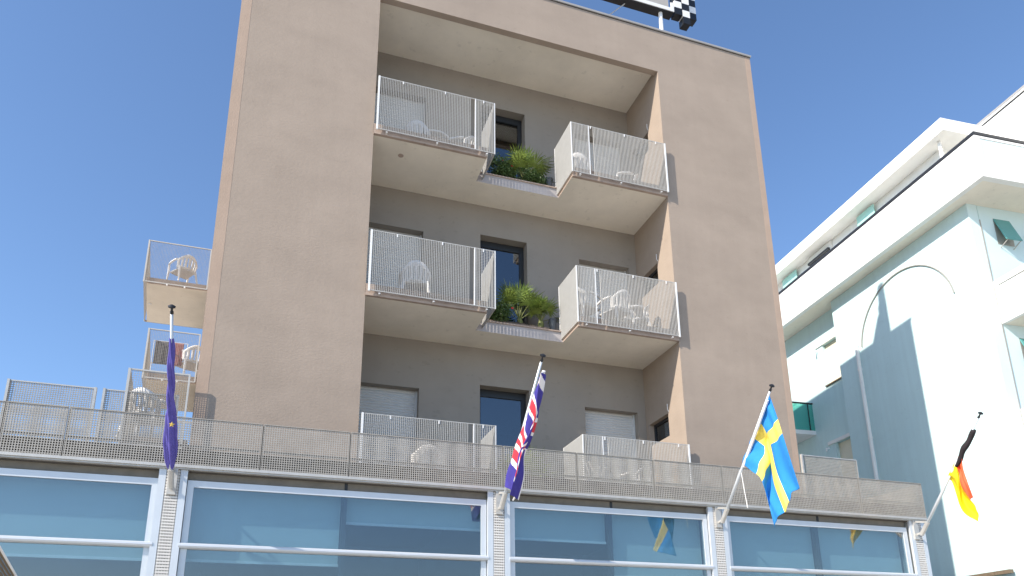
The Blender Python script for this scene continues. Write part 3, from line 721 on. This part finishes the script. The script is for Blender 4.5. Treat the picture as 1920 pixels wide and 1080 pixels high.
def table(x, y, z, label):
    t = thing('balcony_table', (x,y,z), label, 'table', 'white plastic balcony tables')
    mb = MB(); mb.tube([(x,y,z+.66),(x,y,z+.69)], [.33,.34], 20); mb.build('table_top', 'white_plastic', t)
    for i in range(4):
        an = math.pi/4+i*math.pi/2; mb = MB(); mb.tube([(x+.2*math.cos(an),y+.2*math.sin(an),z+.66),(x+.28*math.cos(an),y+.28*math.sin(an),z)], [.025,.018], 6); mb.build('leg', 'white_plastic', t)
table(1.25, .95, F3, 'round white table between the chairs of the top left balcony')
table(5.05, 1.0, F2, 'round white table at the back of the middle right balcony')

# towels on the flank balcony
for (x0, x1, yy, ma, lb) in ((-3.74, -3.47, 5.22, 'towel_grey', 'dark grey towel hung on the flank balcony, leftmost'), (-3.46, -3.40, 5.24, 'towel_navy', 'narrow navy towel hung between the grey and the red one'), (-3.36, -3.18, 5.22, 'towel_red', 'dull red towel hung nearest the chair')):
    mb = MB(); nu = 14; zt = 1.02
    for j in range(13):
        for i in range(nu+1):
            u = i/nu; mb.v.append((x0+(x1-x0)*u, yy+.012*math.sin(u*9)*(j/12), zt-.52*j/12-.01*math.sin(u*3)))
    for j in range(12):
        for i in range(nu): q = j*(nu+1)+i; mb.f.append((q, q+1, q+nu+2, q+nu+1)); mb.m.append(0)
    o = mb.build('towel', ma, None, origin=((x0+x1)/2,yy,zt), smooth=True); solid(o, .008); tag(o, lb, 'towel', 'towels on the flank balcony')
dr = thing('drying_rack', (-3.45,5.23,.14), 'thin white rack that carries the towels on the flank balcony', 'rack')
mb = MB(); mb.tube([(-3.78,5.25,1.03),(-3.10,5.25,1.03)], .009, 6); mb.build('rail', 'white_metal', dr)
for x in (-3.77, -3.11): mb = MB(); mb.tube([(x,5.25,1.03),(x,5.25,.14)], .009, 6); mb.build('leg', 'white_metal', dr)

# ------------------------------------------------------------------ plants in the notches
def planter(z, lb):
    p = thing('planter', (2.9,.98,z), lb, 'planter', 'planters between the balconies')
    x0, x1, y0, y1, h = 2.22, 3.52, .86, 1.26, .14
    mb = MB(); mb.box(x0, x1, y0, y0+.03, z, z+h); mb.box(x0, x1, y1-.03, y1, z, z+h); mb.box(x0, x0+.03, y0+.03, y1-.03, z, z+h); mb.box(x1-.03, x1, y0+.03, y1-.03, z, z+h); mb.box(x0+.03, x1-.03, y0+.03, y1-.03, z, z+.03)
    bevel(mb.build('trough', 'planter_clay', p))
    mb = MB(); nx, ny = 26, 9; rnd = random.Random(int(z*100))
    for j in range(ny+1):
        for i in range(nx+1):
            u, v = i/nx, j/ny; e = math.sin(math.pi*u)**.4*math.sin(math.pi*v)**.6 if 0 < u < 1 and 0 < v < 1 else 0
            mb.v.append((x0+.031+(x1-x0-.062)*u, y0+.031+(y1-y0-.062)*v, z+h-.03+e*(.14+rnd.uniform(-.03,.03))))
    for j in range(ny):
        for i in range(nx): q = j*(nx+1)+i; mb.f.append((q, q+1, q+nx+2, q+nx+1)); mb.m.append(0)
    mb.build('soil', 'soil', p, smooth=True)
    pot = thing('flower_pot', (3.60,.88,z), lb.replace('earth-filled planter', 'dark grey pot at the right end of the planter'), 'pot', 'grey pots between the balconies')
    mb = MB(); mb.tube([(3.60,.88,z),(3.60,.88,z+.30),(3.60,.88,z+.30),(3.60,.88,z+.33)], [.055,.075,.082,.082], 14); mb.build('body', 'pot_grey', pot)
def fan_palm(x, y, z, h, n, seed, lb):
    rnd = random.Random(seed)
    p = thing('fan_palm', (x,y,z), lb, 'palm', 'small fan palms between the balconies')
    mb = MB(); mb.tube([(x,y,z),(x+.01,y,z+.10),(x,y,z+.18)], [.05,.06,.035], 9); mb.build('trunk', 'palm_stem', p)
    for i in range(n):
        az = i*2.399+rnd.uniform(-.3,.3); el = math.radians(rnd.uniform(12, 82)) if i > 2 else math.radians(80)
        L_ = h*rnd.uniform(.45,.62)
        d = Vector((math.cos(az)*math.cos(el), math.sin(az)*math.cos(el)*.75, math.sin(el)))
        o0 = Vector((x,y,z+.15)); o1 = o0+d*L_*.6+Vector((0,0,.02)); o2 = o0+d*L_
        mb = MB(); mb.tube([o0, o1, o2], [.008,.006,.005], 5, m=1)
        side = d.cross(Vector((0,0,1))).normalized(); nrm = side.cross(d).normalized()
        nl = 17; R_ = h*rnd.uniform(.40,.52)
        for k in range(nl):
            an = math.radians(-118+236*k/(nl-1)); ld = (d*math.cos(an)+side*math.sin(an)).normalized()
            r = R_*(.72+.28*math.cos(an*.75))*rnd.uniform(.9,1.08)
            wv = ld.cross(nrm).normalized()*.013
            m1 = o2+ld*r*.5+nrm*.012; e = o2+ld*r+Vector((0,0,-r*.18*rnd.uniform(.3,1.6)))
            mb.quad(o2-wv*.3, o2+wv*.3, m1+wv, m1-wv); mb.quad(m1-wv, m1+wv, e+wv*.1, e-wv*.1)
        mb.build('frond', ['palm_green','palm_stem'], p)
def shrub(x, y, z, rx, ry, h, n, seed, lb, flowers=()):
    rnd = random.Random(seed); p = thing('shrub', (x,y,z), lb, 'shrub', 'leafy shrubs between the balconies')
    mb = MB(); tips = []
    for i in range(16):
        a = rnd.uniform(0, 6.28); q = Vector((x+math.cos(a)*rx*rnd.uniform(.2,.95), y+math.sin(a)*ry*rnd.uniform(.2,.95), z+h*rnd.uniform(.4,1)))
        mb.tube([(x+rnd.uniform(-.1,.1)*rx*4,y,z), (q+Vector((x,y,z)))/2+Vector((0,0,.04)), q], [.007,.005,.003], 4); tips.append(q)
    mb.build('stems', 'palm_stem', p)
    mb = MB()
    for i in range(n):
        q = rnd.choice(tips); c = q+Vector((rnd.gauss(0,.065), rnd.gauss(0,.055), rnd.gauss(-.03,.06)))
        if c.z < z+.01: c.z = z+.01+rnd.random()*.05
        dd = Vector((rnd.gauss(0,1), rnd.gauss(0,1)-.4, rnd.gauss(0,.7)+.2)).normalized(); s_ = dd.cross(Vector((rnd.gauss(0,1),rnd.gauss(0,1),rnd.gauss(0,1)))).normalized()
        L_ = rnd.uniform(.022,.042); w_ = L_*.36
        mb.quad(c, c+dd*L_*.5+s_*w_, c+dd*L_, c+dd*L_*.5-s_*w_)
    mb.build('foliage', 'shrub_green', p, kind='stuff')
    for (fx, fy, fz) in flowers:
        mb = MB(); c = Vector((fx,fy,fz))
        for k in range(7):
            a = k*.9; dd = Vector((math.cos(a)*.8, -.5, math.sin(a)*.8)).normalized(); s_ = dd.cross(Vector((0,1,0))).normalized()
            mb.quad(c, c+dd*.018+s_*.012, c+dd*.032, c+dd*.018-s_*.012)
        mb.build('flower', 'flower_red', p)
for lv, (z, nm) in enumerate(((F3, 'top'), (F2, 'middle'), (F1, 'lowest'))):
    planter(z, f'earth-filled planter between the {nm} pair of balconies')
fan_palm(3.12, 1.0, F3+.12, .80, 24, 3, 'bushy green fan palm between the top pair of balconies')
shrub(2.66, .90, F3+.06, .40, .17, .42, 4200, 5, 'dark leafy shrub with a red flower beside the top palm', [(2.62,.84,F3+.50),(2.80,.82,F3+.40)])
shrub(3.30, .86, F3+.06, .22, .13, .34, 1800, 8, 'small leafy shrub under the top palm against the right railing')
fan_palm(2.98, 1.0, F2+.14, .84, 24, 11, 'bright green fan palm between the middle pair of balconies')
fan_palm(3.38, .95, F2+.14, .58, 16, 12, 'small yellow-green fan palm beside the grey pot on the middle level')
shrub(2.52, .88, F2+.06, .28, .16, .38, 3400, 13, 'rounded dark shrub below the middle left balcony end', [(2.78,.84,F2+.42)])
fan_palm(3.0, 1.0, F1+.16, .95, 22, 21, 'green fan palm whose top rises above the lower grating')
shrub(2.5, .95, F1+.18, .28, .14, .22, 900, 22, 'low leafy shrub behind the lower grating')

# ------------------------------------------------------------------ parasol corner, lower left
E0, E1 = at(0, 1028, 2, -5.25), at(30, 1080, 2, -5.25)
ed = (E1-E0).normalized(); eo = Vector((-ed.y, ed.x, 0))          # along the edge, and across it to the left
SIDE = 2.6
far = E1+ed*.75; cor = [far, far+eo*SIDE, far+eo*SIDE-ed*SIDE, far-ed*SIDE]
ctr = (cor[0]+cor[2])/2; AP = ctr+Vector((0,0,.55))
ps = thing('parasol', (ctr.x,ctr.y,GZ), 'brown square parasol with a stitched pale hem in the lower left corner', 'parasol')
mb = MB(); mb.tube([(ctr.x,ctr.y,GZ),AP+Vector((0,0,.05))], .024, 10); mb.build('pole', 'brown_wood', ps)
mb = MB(); mb.tube([(ctr.x,ctr.y,GZ),(ctr.x,ctr.y,GZ+.08)], [.3,.28], 16); mb.build('base', 'pot_grey', ps)
for k in range(4):
    a, b = cor[k], cor[(k+1)%4]; mb = MB(); n = 40
    nn = (a-AP).cross(b-AP).normalized()
    for j in range(n):
        for (s0, s1, off) in ((j/n, (j+.5)/n, .004), ((j+.5)/n, (j+1)/n, -.004)):
            mb.quad(AP.lerp(a,s0)+nn*off, AP.lerp(a,s1)+nn*off, AP.lerp(b,s1)+nn*off, AP.lerp(b,s0)+nn*off)
    solid(mb.build('canopy_panel', 'parasol_brown', ps), .004)
    mb = MB(); mb.beam(a.lerp(AP,.02)-Vector((0,0,.02)), AP-Vector((0,0,.02)), .014, .014); mb.build('rib', 'brown_wood', ps)
    mb = MB(); m_ = 150
    for j in range(m_): mb.tube([a.lerp(b,(j+.15)/m_), a.lerp(b,(j+.8)/m_)], .007, 5)
    mb.build('stitched_piping', 'rope_white', ps, kind='stuff')
